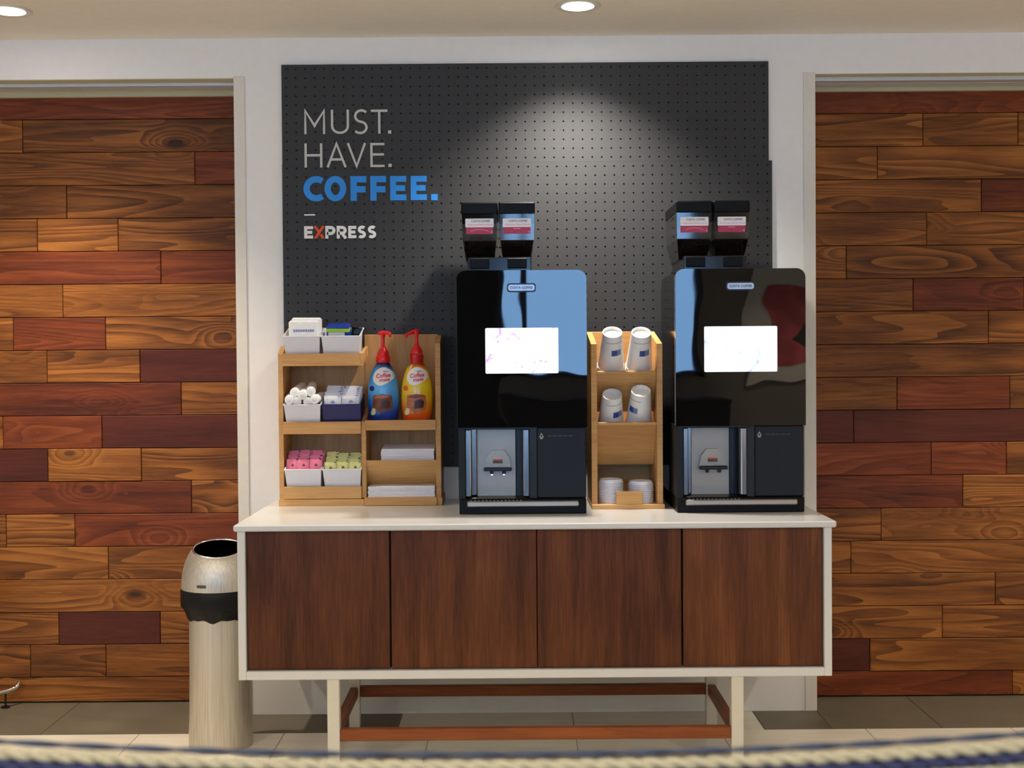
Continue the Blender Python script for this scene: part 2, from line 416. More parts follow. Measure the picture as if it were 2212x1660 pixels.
# wall behind the camera, with the window that shows in the machine fronts
WX0, WX1, WZ0, WZ1 = -.12, 1.85, 1.12, 2.3
VX0, VX1 = -3.3, -.95
wf = MB().box(XL, VX0, YB - .1, YB, 0, CEIL, 0).box(VX1, WX0, YB - .1, YB, 0, CEIL, 0).box(VX0, VX1, YB - .1, YB, 0, .9, 0).box(VX0, VX1, YB - .1, YB, WZ1, CEIL, 0)
struct(obj('wall_front_panel', wf, 'dark_wall'))
wn = MB().box(VX0, VX1, YB - .06, YB + .02, .9, .95).box(VX0, VX1, YB - .06, YB + .02, WZ1 - .05, WZ1)
for x in (VX0, -2.2, VX1 - .06): wn.box(x, x + .06, YB - .06, YB + .02, .9, WZ1)
w2 = struct(obj('fill_window', wn, 'window_frame'))  # added window, itself unseen, lets in extra daylight as fill
for a, b in ((VX0 + .06, -2.2), (-2.14, VX1 - .06)):
    obj('pane', B(a, b, YB - .03, YB - .024, .95, WZ1 - .05, 0), 'window_glass', w2)
wf = MB().box(WX0, WX1, YB - .1, YB, 0, WZ0, 0).box(WX0, WX1, YB - .1, YB, WZ1, CEIL, 0).box(WX1, XR, YB - .1, YB, 0, CEIL, 0)
struct(obj('wall_front', wf, 'grey_wall'))
wn = MB().box(WX0, WX1, YB - .06, YB + .02, WZ0, WZ0 + .05).box(WX0, WX1, YB - .06, YB + .02, WZ1 - .05, WZ1)
for x in (WX0, .09, 1.3, WX1 - .06): wn.box(x, x + .06, YB - .06, YB + .02, WZ0, WZ1)
w1 = struct(obj('window_1', wn, 'window_frame'))
for a, b in ((WX0 + .06, .09), (.15, 1.3), (1.36, WX1 - .06)):
    obj('pane', B(a, b, YB - .03, YB - .024, WZ0 + .05, WZ1 - .05, 0), 'window_glass', w1)

# timber-clad alcoves: every board is a piece of its own
def alcove(name, x_lo, x_hi, rows, px0, red, maho):
    base = struct(obj(name, B(x_lo, x_hi, .2, .4, 0, OPEN_T, 0), 'backing'))
    zb = [2.30] + [.098 + .1243 * (18 - k) for k in range(1, 19)] + [0.004]
    for k, joints in enumerate(rows):
        zt, zl = zb[k], zb[k + 1]; ym = 830 - ((zt + zl) / 2 - 1.24) * 569
        xs = [on_y(j, ym, .2).x for j in joints]
        # carry the course on beyond what the picture shows
        if px0 < 1106:
            first = xs[0] if xs else -1.9
            if not xs or xs[0] > -1.95: xs = [min(first, -1.9) - random.uniform(.3, .7)] + xs
            xs = [x_lo] + xs + [x_hi]
        else:
            last = xs[-1] if xs else 1.9
            if not xs or xs[-1] < 2.0: xs = xs + [max(last, 1.95) + random.uniform(.3, .8)]
            xs = [x_lo] + xs + [x_hi]
        for i in range(len(xs) - 1):
            a, b = xs[i], xs[i + 1]
            if b - a < .02: continue
            proud = random.uniform(0, .0025)
            m = 'pine_mahogany' if (k, i) in maho else 'pine_red' if (k, i) in red else 'pine_brown'
            mb = B(-(b - a) / 2 + .0011, (b - a) / 2 - .0011, -.014 - proud, .0005, -(zt - zl) / 2 + .0010, (zt - zl) / 2 - .0010, .0016)
            obj('plank', mb, m, base, ((a + b) / 2, .2, (zt + zl) / 2))
ROWS_L = [[], [52], [423], [147], [84, 258], [350], [139], [32, 231], [105, 305], [394], [10, 223], [107, 308], [416], [17, 165], [237], [], [130, 349], [69, 232], []]
ROWS_R = [[], [1991, 2196], [1893], [2117], [1999], [1826], [1970, 2209], [2132], [], [1935, 2178], [1842], [2009, 2171], [2077], [1901], [1836], [2147], [2033], [1877], [2184]]
alcove('wall_alcove_left', -2.95, OPEN_L, ROWS_L, 0,
       {(0, 0), (0, 1), (2, 2), (5, 1), (5, 2), (7, 2), (9, 1), (10, 2), (13, 3), (12, 1)}, {(8, 3), (10, 3), (11, 1), (16, 2)})
alcove('wall_alcove_right', OPEN_R, 3.15, ROWS_R, 2212,
       {(0, 0), (3, 1), (6, 1), (9, 1), (11, 0), (11, 1), (12, 0), (18, 0)}, {(10, 0), (10, 1), (17, 0)})

# floor: tiles over a grout bed
fl = struct(obj('floor', B(XL, XR, YB, .25, -.1, -.003, 0), 'grout'))
DARK_Y = -.237
def tile(x0, x1, y0, y1, m, cache={}):
    w, d = round(x1 - x0, 4), round(y1 - y0, 4)
    if (w, d, m) not in cache:
        cache[(w, d, m)] = B(-w / 2 + .0013, w / 2 - .0013, -d / 2 + .0013, d / 2 - .0013, -.008, 0, .0008).mesh('tile', m)
    obj('tile', cache[(w, d, m)], None, fl, ((x0 + x1) / 2, (y0 + y1) / 2, 0))
T = .505
xs = [.21 + T * k for k in range(-8, 8)]
ny = 18
for j in range(ny):
    for x in xs:
        x0, x1 = max(x, XL), min(x + T, XR); y1 = DARK_Y - T * j; y0 = max(y1 - T, YB)
        if x1 - x0 > .03 and y1 - y0 > .03: tile(x0, x1, y0, y1, 'tile_light')
tile(-.41, .21, DARK_Y, -.001, 'tile_light'); tile(.21, .87, DARK_Y, -.001, 'tile_light')
e = -.41
tile(-1.0, e, DARK_Y, -.001, 'tile_dark')
for x in (-1.653, -2.273, -2.893): tile(x, (x + .653 if x == -1.653 else x + .62), DARK_Y, .185, 'tile_dark')
tile(XL, -2.893, DARK_Y, -.001, 'tile_dark')
tile(.87, OPEN_R, DARK_Y, -.001, 'tile_dark')
for x0, x1 in ((OPEN_R, 1.49), (1.49, 2.11), (2.11, 2.73), (2.73, 3.15)): tile(x0, x1, DARK_Y, .185, 'tile_dark')
tile(3.15, XR, DARK_Y, -.001, 'tile_dark')

# ------------------------------------------------------------------ recessed ceiling lights
def downlight(x, y, label, power, size=R(104), blend=1.0, soft=.04, col=WARM, tilt=0.0):
    t = thing('downlight', label, 'ceiling light', (x, y, CEIL), group='recessed ceiling lights')
    obj('trim_ring', MB().lathe([(.052, .004), (.054, -.004), (.072, -.006), (.077, -.002), (.077, .0005)], 40), 'white_leg', t)
    obj('lamp', MB().lathe([(.0535, -.003), (.04, -.0035), (.02, -.0037), (.0005, -.0038)], 40), 'lamp_disc', t)
    ld = bpy.data.lights.new('bulb', 'SPOT'); ld.energy = power; ld.color = col; ld.spot_size = size; ld.spot_blend = blend; ld.shadow_soft_size = soft
    lo = bpy.data.objects.new('bulb', ld); COL.objects.link(lo); lo.parent = t; lo.location = (0, 0, -.02); lo.rotation_euler = (tilt, 0, 0)
pm = on_z(1248, 12, CEIL); pl = on_z(48, 43, CEIL)
downlight(pm.x, pm.y, 'round recessed downlight shining down above the black pegboard', 128, size=R(108), tilt=R(14), col=NEUT)
downlight(pl.x, pl.y - .12, 'round recessed downlight above the wood panelled alcove beside the trash can', LAMP_W)
downlight(2.55, pm.y, 'round recessed downlight above the wood panelled alcove that has no trash can', LAMP_W * .75)
downlight(2.85, YB + .7, 'added unseen downlight brightening the framed picture', 220)  # lamp added to brighten the picture mirrored in the machine front
for yy in (-4.0, -5.8):  # lamp rows added out of view for frontal fill
    for xx in (-2.3, -.2, 2.1):
        downlight(xx, yy, 'unseen recessed downlight giving front fill from out over the room floor', ROOM_W, R(150), .5, .06, COOL)

# ------------------------------------------------------------------ pegboard sign
pg = thing('pegboard', 'large black pegboard sign with coffee slogan on white wall', 'pegboard', (.06, 0, .905))
PX, PZ = pg.location.x, pg.location.z
def peg_panel(x0, x1, z0, z1, front):
    nx, nz = max(1, round((x1 - x0) / .0345)), max(1, round((z1 - z0) / .0322))
    cw, ch = (x1 - x0) / nx, (z1 - z0) / nz; r = .0034; dp = .004
    mb = MB(); o8 = [(-.5, -.5), (0, -.5), (.5, -.5), (.5, 0), (.5, .5), (0, .5), (-.5, .5), (-.5, 0)]
    for i in range(nx):
        for j in range(nz):
            cx, cz = x0 + (i + .5) * cw - PX, z0 + (j + .5) * ch - PZ
            vs = [(cx + u * cw, front, cz + w * ch) for u, w in o8]
            ring = [(cx + r * math.cos(R(225 + 45 * k)), cz + r * math.sin(R(225 + 45 * k))) for k in range(8)]
            vs += [(a, front, b) for a, b in ring] + [(a, front + dp, b) for a, b in ring]
            fs = [(k, (k + 1) % 8, 8 + (k + 1) % 8, 8 + k) for k in range(8)] + [(8 + k, 8 + (k + 1) % 8, 16 + (k + 1) % 8, 16 + k) for k in range(8)]
            mb.add(vs, fs)
    a, b, c, d = x0 - PX, x1 - PX, z0 - PZ, z1 - PZ
    mb.add([(a, front, c), (b, front, c), (b, front, d), (a, front, d), (a, -.0005, c), (b, -.0005, c), (b, -.0005, d), (a, -.0005, d)],
           [(0, 4, 5, 1), (1, 5, 6, 2), (2, 6, 7, 3), (3, 7, 4, 0)])
    p = obj('panel', mb, 'peg_black', pg)
    obj('hole_backing', B(a + .001, b - .001, front + dp, -.0006, c + .001, d - .001, 0), 'peg_hole', p)
peg_panel(-.826, .936, 2.0084, 2.366, -.0102)
peg_panel(-.827, .0466, 1.4248, 2.008, -.0102)
peg_panel(.047, .948, 1.4248, 2.008, -.0103)
peg_panel(-.827, .948, .905, 1.4244, -.0101)
for sx, sz in ((-.806, 2.348), (.916, 2.349)):
    o = obj('screw', MB().lathe([(.0072, 0), (.0066, .0015), (.0005, .002)], 16).xf(Matrix.Rotation(R(90), 4, 'X')), 'black_plastic', pg); o.location = (sx - PX, -.0102, sz - PZ)
# lettering: strokes laid out in a local grid (u right, v down) of the printed area
def P(u, v): q = ((u - 168) * .3655e-3, -(v - 170) * .3655e-3); return (TX + q[0] - PX, TZ + q[1] - PZ)
o0 = on_y(620 + 168 / 4.611, 200 + 175 / 4.611, -.011); TX, TZ = o0.x, o0.z
def letter(strokes, w, m, fy=-.0110):
    mb = MB()
    for q, st in enumerate(strokes):
        closed = st[0] == 'c'; pts = st[1:] if closed else st
        ribbon(mb, [P(*p) for p in pts], w * .3655e-3, fy, .0006 + .0001 * q, closed)
    obj('letter', mb, m, pg)
def va(cx, cy, rx, ry, a0, a1, n=14): return [(cx + rx * math.cos(R(a0 + (a1 - a0) * i / n)), cy - ry * math.sin(R(a0 + (a1 - a0) * i / n))) for i in range(n + 1)]
def sgl(x0, x1, y0, y1, sw):                     # the letter S between its outer bounds
    cx = (x0 + x1) / 2; rx = (x1 - x0 - sw) / 2; h = (y1 - y0 - sw) / 4; ct, cb = y0 + sw / 2 + h, y1 - sw / 2 - h
    return va(cx + .1 * rx, ct, rx * .92, h, 40, 180, 9) + va(cx + .1 * rx, ct, rx * .92, h, 190, 245, 4) + va(cx - .1 * rx, cb, rx * .95, h, 65, -0, 5) + va(cx - .1 * rx, cb, rx * .95, h, -10, -140, 9)
g = 'print_grey'; SW = 23
letter([[(181, 408), (181, 178), (272, 326), (366, 178), (366, 408)]], SW, g)
letter([[(446, 170), (446, 330)] + va(524, 330, 78, 67, 180, 360, 12)[1:] + [(602, 170)]], SW, g)
letter([sgl(652, 808, 166, 412, SW)], SW, g)
letter([[(832, 182), (995, 182)], [(913, 182), (913, 408)]], SW, g)
letter([[(1000, 393), (1032, 393)]], 32, g)
letter([[(181, 500), (181, 738)], [(335, 500), (335, 738)], [(181, 617), (335, 617)]], SW, g)
letter([[(398, 738), (487, 505), (576, 738)], [(428, 660), (546, 660)]], SW, g)
letter([[(600, 500), (685, 728), (770, 500)]], SW, g)
letter([[(962, 511), (833, 511), (833, 727), (962, 727)], [(833, 613), (957, 613)]], SW, g)
letter([[(1000, 722), (1032, 722)]], 32, g)
b = 'print_blue'; BW = 62
letter([va(283, 948, 97, 94, 52, 308, 20)], BW, b)
letter([['c'] + va(472, 948, 77, 94, 0, 345, 23)], BW, b)
for fx in (622, 818): letter([[(fx + 158, 857), (fx + 31, 857), (fx + 31, 1070)], [(fx + 31, 957), (fx + 150, 957)]], BW, b)
for fx in (1013, 1216): letter([[(fx + 162, 857), (fx + 31, 857), (fx + 31, 1039), (fx + 162, 1039)], [(fx + 31, 948), (fx + 150, 948)]], BW * .93, b)
letter([[(1420, 1040), (1485, 1040)]], 62, b)
letter([[(160, 1206), (270, 1206)]], 13, 'print_white')
e = 'print_white'; EW = 30
letter([[(247, 1333), (173, 1333), (173, 1425), (247, 1425)], [(173, 1379), (238, 1379)]], EW, e)
letter([[(350, 1318), (268, 1440)], [(262, 1318), (312, 1385)], [(322, 1400), (350, 1440)]], 26, 'print_orange', -.0112)
letter([[(383, 1442), (383, 1332), (420, 1332)] + va(420, 1362, 34, 30, 90, -90, 8)[1:] + [(383, 1392)]], EW, e)
letter([[(496, 1442), (496, 1332), (532, 1332)] + va(532, 1361, 33, 29, 90, -90, 8)[1:] + [(496, 1390)], [(534, 1392), (572, 1442)]], EW, e)
letter([[(675, 1333), (610, 1333), (610, 1425), (675, 1425)], [(610, 1379), (666, 1379)]], EW, e)
letter([sgl(684, 775, 1316, 1442, EW)], EW, e)
letter([sgl(785, 877, 1316, 1442, EW)], EW, e)

# ------------------------------------------------------------------ credenza
CT = .787; FY = -.72
cz = thing('credenza', 'low white credenza with four walnut doors and splayed teak stretchers', 'credenza', (.068, -.36, 0))
def cb(*a, b=.002): q = MB().box(*a, b=b); return q.xf(Matrix.Translation((-.068, .36, 0)))
cz['label'] = 'long low white credenza with four plain walnut doors carrying the coffee machines'
obj('top', cb(-.866, 1.001, FY, -.004, CT - .02, CT, b=.004), 'white_laminate', cz)
obj('side_panel', cb(-.856, -.832, FY + .008, -.012, .303, CT - .02), 'white_laminate', cz)
obj('side_panel', cb(.964, .988, FY + .008, -.012, .303, CT - .02), 'white_laminate', cz)
obj('bottom_panel', cb(-.832, .964, FY + .008, -.012, .303, .33), 'white_laminate', cz)
obj('back_panel', cb(-.832, .964, -.03, -.014, .33, CT - .02), 'white_laminate', cz)
dx = [-.8305, -.382, .073, .5265, .9625]
for i in range(4):
    obj('door', cb(dx[i] + .0015, dx[i + 1] - (.0045 if i in (0, 2) else .0015), FY + .022, FY + .042, .3325, CT - .0225, b=.001), 'walnut', cz)
obj('inner_divider', cb(-.39, -.372, FY + .05, -.04, .333, CT - .024), 'backing', cz)
for lx in (-.563, .694):
    for ly in (FY + .028, -.165): obj('leg', cb(lx - .019, lx + .019, ly - .019, ly + .019, 0, .303), 'white_leg', cz)
for ly in (FY + .028, -.165): obj('stretcher', cb(-.544, .675, ly - .013, ly + .013, .108, .145), 'teak', cz)
for lx in (-.563, .694): obj('stretcher', cb(lx - .013, lx + .013, FY + .047, -.184, .108, .145), 'teak', cz)

# ------------------------------------------------------------------ coffee machines
def machine(label, x, screen_m, leds):
    t = thing('coffee_machine', label, 'coffee machine', (x, -.478, CT), group='bean to cup coffee machines')
    w = .212; H = .798
    pz = lambda py: (1113.5 - py) / 660.0        # picture row -> height on the front face
    body = MB()
    body.prism_x([(.03, .285), (.03, H - .028), (.06, H - .008), (.40, H - .008), (.43, H - .05), (.43, .02), (.40, .008), (.20, .008), (.20, .285)], -w + .004, w - .004)
    obj('body', body, 'machine_black', t)
    # lower housing round the brewing bay
    obj('left_pillar', B(-w + .002, -.188, -.002, .2, .05, .288), 'machine_matte', t)
    obj('bay_roof', B(-.188, .032, .004, .2, .278, .288), 'black_plastic', t)
    obj('service_panel', B(.048, w - .004, -.001, .2, .052, .284, b=.003), 'machine_matte', t)
    obj('bay_pillar', B(.022, .0478, .006, .2, .05, .288), 'black_plastic', t)
    obj('bay_strip', B(-.188, -.170, .001, .05, .056, .278, b=.003), 'steel_bright', t)
    obj('bay_side', B(-.170, -.152, .06, .1, .056, .278, b=.002), 'steel_bright', t)
    obj('bay_gap', B(-.022, .030, .09, .1, .05, .278), 'black_plastic', t)
    obj('bay_strip', B(.002, .022, .001, .05, .056, .278, b=.003), 'steel_bright', t)
    obj('bay_backplate', B(-.152, -.022, .088, .1, .05, .278), 'steel_dull', t)
    obj('base', B(-w + .004, w - .004, -.006, .42, 0, .051, b=.003), 'lid_black', t)
    tr = obj('drip_tray', B(-.182, .182, -.022, .085, .026, .044, b=.003), 'steel', t)
    gr = MB()
    for k in range(14): gr.box(-.172 + k * .0125, -.166 + k * .0125, -.012, .08, .0438, .047, b=.001)
    obj('grille', gr, 'steel', tr)
    sp = obj('spout', MB().prism_y([(-.128, .14), (-.036, .14), (-.044, .182), (-.062, .205), (-.102, .205), (-.12, .182)], .06, .09), 'steel_dull', t)
    obj('spout_bar', B(-.128, -.036, .036, .06, .138, .150, b=.002), 'black_plastic', sp)
    for q in (-.102, -.062): obj('nozzle', MB().lathe([(.006, .139), (.006, .130), (.004, .127)], 14, q, .048), 'black_plastic', sp)
    obj('spout_label', B(-.098, -.066, .0585, .060, .162, .172, b=0), 'tag_dark', sp)
    obj('spout_label_band', B(-.098, -.066, .0585, .060, .172, .176, b=0), 'print_orange', sp)
    if leds:
        for q in (-.102, -.062): obj('indicator_light', MB().lathe([(.0005, .128), (.0032, .126), (.0005, .123)], 10, q, .048), 'led_violet', sp)
    # glossy front door
    fp = obj('front_panel', MB().prism_y(rrect(-w, w, .285, H, .03, 8, (0, 0, 1, 1)), -.012, .03), 'gloss_black', t)
    obj('front_panel_edge', MB().prism_y(rrect(-w - .0008, w + .0008, .286, H + .0008, .031, 8, (0, 0, 1, 1)), .004, .012), 'steel', t)
    sx0, sx1 = -.118, .118
    sc = obj('screen', MB().prism_y(rrect(-.119, .119, pz(809), pz(711), .004, 3), -.0128, -.011), screen_m, fp)
    lp = obj('logo_plate', MB().prism_y(rrect(-.047, .047, pz(634), pz(615), .0085, 6), -.0145, -.011), 'plate_dark', t)
    obj('logo_inset', MB().prism_y(rrect(-.043, .043, pz(631), pz(618), .007, 6), -.0152, -.0144), 'plate_silver', lp)
    obj('lettering', text_mb('COSTA COFFEE', .0085, 0, pz(624.5), -.0153, .02, .074), 'plate_dark', lp)
    # caution mark on the service panel
    cx = .062; mk = MB(); ribbon(mk, ['c'] and [(cx - .006, .252), (cx + .006, .252), (cx, .264)], .0016, -.0012, .0005, True)
    mk.box(cx - .004, cx + .004, -.0016, -.0011, .246, .249, b=0)
    obj('caution_mark', mk, 'print_grey', t)
    ml = MB()
    for k in range(5): ml.box(cx + .02 + k * .017, cx + .033 + k * .017, -.0016, -.0011, .254, .257, b=0)
    obj('caution_line', ml, 'tag_dark', t)
    # bean hoppers
    nk = MB().box(-.176, .034, .055, .36, H - .008, .846, b=.003)
    obj('hopper_neck', nk, 'machine_black', t)
    for k, (hx, word) in enumerate(((-.137, 'Premium Medium Roast'), (-.013, 'Premium Decaf Roast'))):
        a = .0585; y0, y1 = .075, .375; zl, zm, zt = .838, .905, .992
        sh = MB()
        pr = [(a * .80, y0 + .05, y1 - .05, zl), (a * .97, y0 + .006, y1, zm), (a, y0, y1, zt)]
        vs = []
        for (ww, ya, yb, zz) in pr: vs += [(hx - ww, ya, zz), (hx + ww, ya, zz), (hx + ww, yb, zz), (hx - ww, yb, zz)]
        fs = [(3, 2, 1, 0)] + [(4 * l + i, 4 * l + (i + 1) % 4, 4 * l + 4 + (i + 1) % 4, 4 * l + 4 + i) for l in (0, 1) for i in range(4)]
        sh.add(vs, fs)
        hp = obj('hopper', sh, 'hopper_plastic', t)
        be = MB(); q = .003; vs = []
        for (ww, ya, yb, zz) in ((a * .80 - q, y0 + .05 + q, y1 - .05 - q, zl + q), (a * .96 - q, y0 + .008 + q, y1 - q, zm - .002)): vs += [(hx - ww, ya, zz), (hx + ww, ya, zz), (hx + ww, yb, zz), (hx - ww, yb, zz)]
        n = 14; rr = random.Random(k + 3)
        be.add(vs, [(3, 2, 1, 0), (4, 5, 6, 7)] + [(i, (i + 1) % 4, 4 + (i + 1) % 4, 4 + i) for i in range(4)])
        o = obj('beans', be, 'beans', hp)
        obj('lid', B(hx - a - .002, hx + a + .002, y0 - .003, y1 + .004, .990, 1.030, b=.004), 'lid_black', hp)
        obj('foot', B(hx - .032, hx + .032, .048, y1 - .08, .808, .842, b=.002), 'lid_black', hp)
        fz = y0 - .0012
        lab = obj('label', MB().prism_y(rrect(hx - .047, hx + .047, .947, .976, .003, 3), fz - .0004, fz + .0006), 'label_white', hp)
        obj('label_band', B(hx - .045, hx + .045, fz - .0004, fz + .001, .925, .947, b=0), 'label_red', hp)
        obj('label_mark', MB().prism_y([(hx + .040 + .0035 * math.cos(R(i * 30)), .931 + .0035 * math.sin(R(i * 30))) for i in range(12)], fz - .0007, fz), 'label_pink', hp)
        if k == 0:
            st = MB(); ribbon(st, [(hx - .03 + .006 * i, .934 + .006 * math.sin(math.pi * i / 10)) for i in range(11)], .003, fz - .0004, .0003)
        else: st = B(hx - .012, hx + .012, fz - .0007, fz, .940, .944, b=0)
        obj('label_line', st, 'label_pink', hp)
        obj('lettering', text_mb('COSTA COFFEE', .0062, hx + .004, .9675, fz - .0005, .02, .062), 'label_ink', hp)
        obj('lettering', text_mb(word, .0048, hx + .004, .9555, fz - .0005, 0, .084), 'label_pink', hp)
    return t
kb = NT('beans'); _tc = kb.n('TexCoord').outputs['Object']
_vo = kb.n('TexVoronoi', {'Vector': _tc, 'Scale': 110})
kb.set(Base_Color=kb.ramp(_vo.outputs['Distance'], [(0, rgba((58, 30, 16))), (.6, rgba((26, 12, 7)))]), Roughness=.4,
       Normal=kb.n('Bump', {'Height': _vo.outputs['Distance'], 'Strength': 1.0, 'Distance': -.004}).outputs[0]); MATS['beans'] = kb.m
machine('black coffee machine with two bean hoppers between the condiment rack and the cup rack', .033, 'screen_photo', True)
machine('black coffee machine with two bean hoppers between the cup rack and the wood panelled alcove', .747, 'screen_leaves', False)

# ------------------------------------------------------------------ condiment rack
rk = thing('condiment_rack', 'wooden condiment rack with stepped shelves holding bins and creamer bottles', 'rack', (-.53, -.1, CT))
def L(mb): return mb.xf(Matrix.Translation((.53, .1, -CT)))
Z = lambda py: 1.297 - (py - 778) / 618.0
FR = -.19
obj('base_board', L(B(-.818, -.519, FR - .012, -.016, CT, Z(1079))), 'beech', rk)
obj('base_board', L(B(-.5185, -.246, FR - .016, -.016, CT, Z(1077))), 'beech', rk)
obj('side_panel', L(MB().prism_x([(FR - .004, Z(1079)), (FR - .004, Z(765)), (FR + .05, Z(748)), (-.02, Z(742)), (-.02, Z(1079))], -.816, -.800)), 'beech', rk)
obj('side_panel', L(MB().prism_x([(FR - .004, Z(1077)), (FR - .004, Z(744)), (FR + .07, Z(726)), (-.02, Z(724)), (-.02, Z(1077))], -.268, -.250)), 'beech', rk)
obj('divider', L(MB().prism_x([(FR - .004, Z(1077)), (FR - .004, Z(912)), (-.03, Z(880)), (-.03, Z(1077))], -.527, -.512)), 'beech', rk)
bp = MB().box(-.800, -.533, -.03, -.018, Z(1079), Z(752)).box(-.5329, -.268, -.03, -.018, Z(1077), Z(722))
obj('back_panel', L(bp), 'birch_back', rk)
TILT = R(14)
def tray(lo, hi):                                # sloping shelf board and its front lip
    z0 = Z(lo)
    sl = math.tan(TILT)
    obj('shelf', L(MB().prism_x([(FR - .004, z0 + .004), (FR - .004, z0 + .014), (-.03, z0 + .014 + sl * .15), (-.03, z0 + .004 + sl * .15)], -.8, -.5275)), 'beech', rk)
    obj('shelf_lip', L(B(-.799, -.528, FR - .012, FR - .004, z0, Z(hi))), 'beech', rk)
    return z0 + .0145
zt1, zt2, zt3 = tray(791, 764), tray(938, 911), tray(1078, 1051)
obj('shelf_end', L(MB().prism_x([(FR - .012, Z(791)), (FR - .012, Z(764)), (-.05, Z(748)), (-.05, Z(768))], -.528, -.518)), 'beech', rk)
obj('shelf', L(B(-.512, -.268, FR - .002, -.03, Z(912) - .012, Z(912))), 'beech', rk)
obj('shelf_lip', L(B(-.514, -.266, FR - .010, FR - .002, Z(931), Z(909))), 'beech', rk)
cv = []
for i in range(9):
    a = R(90 * i / 8); cv.append((FR - .002 + .085 * (1 - math.cos(a)), Z(996) - (Z(996) - Z(1054)) * math.sin(a) ** 1.0 * 1.0))
cv = [(FR - .004 + .075 * (i / 8) ** 1.6, Z(996) - (Z(996) - Z(1054)) * i / 8) for i in range(9)]
obj('curved_panel', L(MB().prism_x(cv + [(y + .008, z) for y, z in cv[::-1]], -.512, -.268)), 'beech', rk)
obj('napkin_shelf', L(MB().prism_x([(FR + .01, Z(996) - .03), (-.03, Z(996) - .02), (-.03, Z(996) - .03), (FR + .014, Z(996) - .038)], -.511, -.269)), 'birch_back', rk)
obj('shelf_lip', L(B(-.516, -.264, FR - .024, FR - .0165, CT + .001, Z(1075))), 'beech', rk)

# napkins in the rack
def napkins(x0, x1, y0, y1, z0, z1, label, tilt):
    n = 7; mb = MB(); h = (z1 - z0) / n; rr = random.Random(int(z0 * 999))
    for i in range(n):
        d = rr.uniform(-.0015, .0015); mb.box(x0 + d, x1 + d, y0 + abs(d), y1, i * h, (i + 1) * h - .0003, b=.0012)
    c = ((x0 + x1) / 2, y0, 0)
    o = obj('napkin_stack', mb.xf(Matrix.Translation((-c[0], -c[1], 0))), 'paper_white', None, (c[0], c[1], z0), (tilt, 0, 0))
    tag(o, label, 'napkins')
napkins(-.462, -.275, FR + .02, -.05, Z(996) - .024, Z(972), 'white paper napkin stack above the curved wooden panel of the rack', R(5))
napkins(-.506, -.272, FR - .012, -.04, Z(1076) + .001, Z(1052), 'white paper napkin stack in the lowest slot of the rack', 0)

# bins and what they hold
def bin_(label, cx, z, mat, w=.128, d=.128, h=.092, tw=.114):
    t = thing('condiment_bin', label, 'bin', (cx, FR + .002, z), (TILT, 0, 0), 'condiment bins in the wooden rack')
    th = .0026; mb = MB()
    def lv(ww, y0, y1, z): return [(-ww / 2, y0, z), (ww / 2, y0, z), (ww / 2, y1, z), (-ww / 2, y1, z)]
    vs = lv(tw, .008, d - .006, .001) + lv(w, 0, d, h) + lv(w - 2 * th, th, d - th, h) + lv(tw - 2 * th, .008 + th, d - .006 - th, .004)
    fs = [(3, 2, 1, 0)]
    for l in range(3): fs += [(4 * l + i, 4 * l + (i + 1) % 4, 4 * l + 4 + (i + 1) % 4, 4 * l + 4 + i) for i in range(4)]
    fs += [(12, 13, 14, 15)]
    mb.add(vs, fs); obj('body', mb, mat, t)
    r = MB(); r.box(-w / 2 - .002, w / 2 + .002, -.002, th, h - .004, h + .001, b=.001).box(-w / 2 - .002, w / 2 + .002, d - th, d + .002, h - .004, h + .001, b=.001)
    r.box(-w / 2 - .002, -w / 2 + th, th, d - th, h - .004, h + .001, b=.001).box(w / 2 - th, w / 2 + .002, th, d - th, h - .004, h + .001, b=.001)
    obj('rim', r, mat, t)
    return t
XA, XB = -.7315, -.5955
b1 = bin_('white plastic bin on the top rack shelf holding wrapped napkin packs', XA, zt1, 'bin_white')
b2 = bin_('white plastic bin on the top rack shelf holding tea packets', XB, zt1, 'bin_white', .134, .128, .092, .12)
b3 = bin_('white plastic bin on the middle rack shelf full of wrapped rolls', XA, zt2, 'bin_white')
b4 = bin_('navy blue bin on the middle rack shelf holding white packets', XB, zt2, 'bin_navy', .134, .128, .092, .13)
b5 = bin_('white plastic bin on the bottom rack shelf full of pink packets', XA, zt3, 'bin_white')
b6 = bin_('white plastic bin on the bottom rack shelf full of yellow packets', XB, zt3, 'bin_white', .134, .128, .092, .12)
bpy.context.view_layer.update()
def in_bin(bn, o, loc, rot=(0, 0, 0)):           # set a thing down inside a bin, in the bin's own tilted frame
    o.matrix_world = bn.matrix_world @ Matrix.Translation(loc) @ Matrix.Rotation(rot[2], 4, 'Z') @ Matrix.Rotation(rot[0], 4, 'X') @ Matrix.Rotation(rot[1], 4, 'Y')
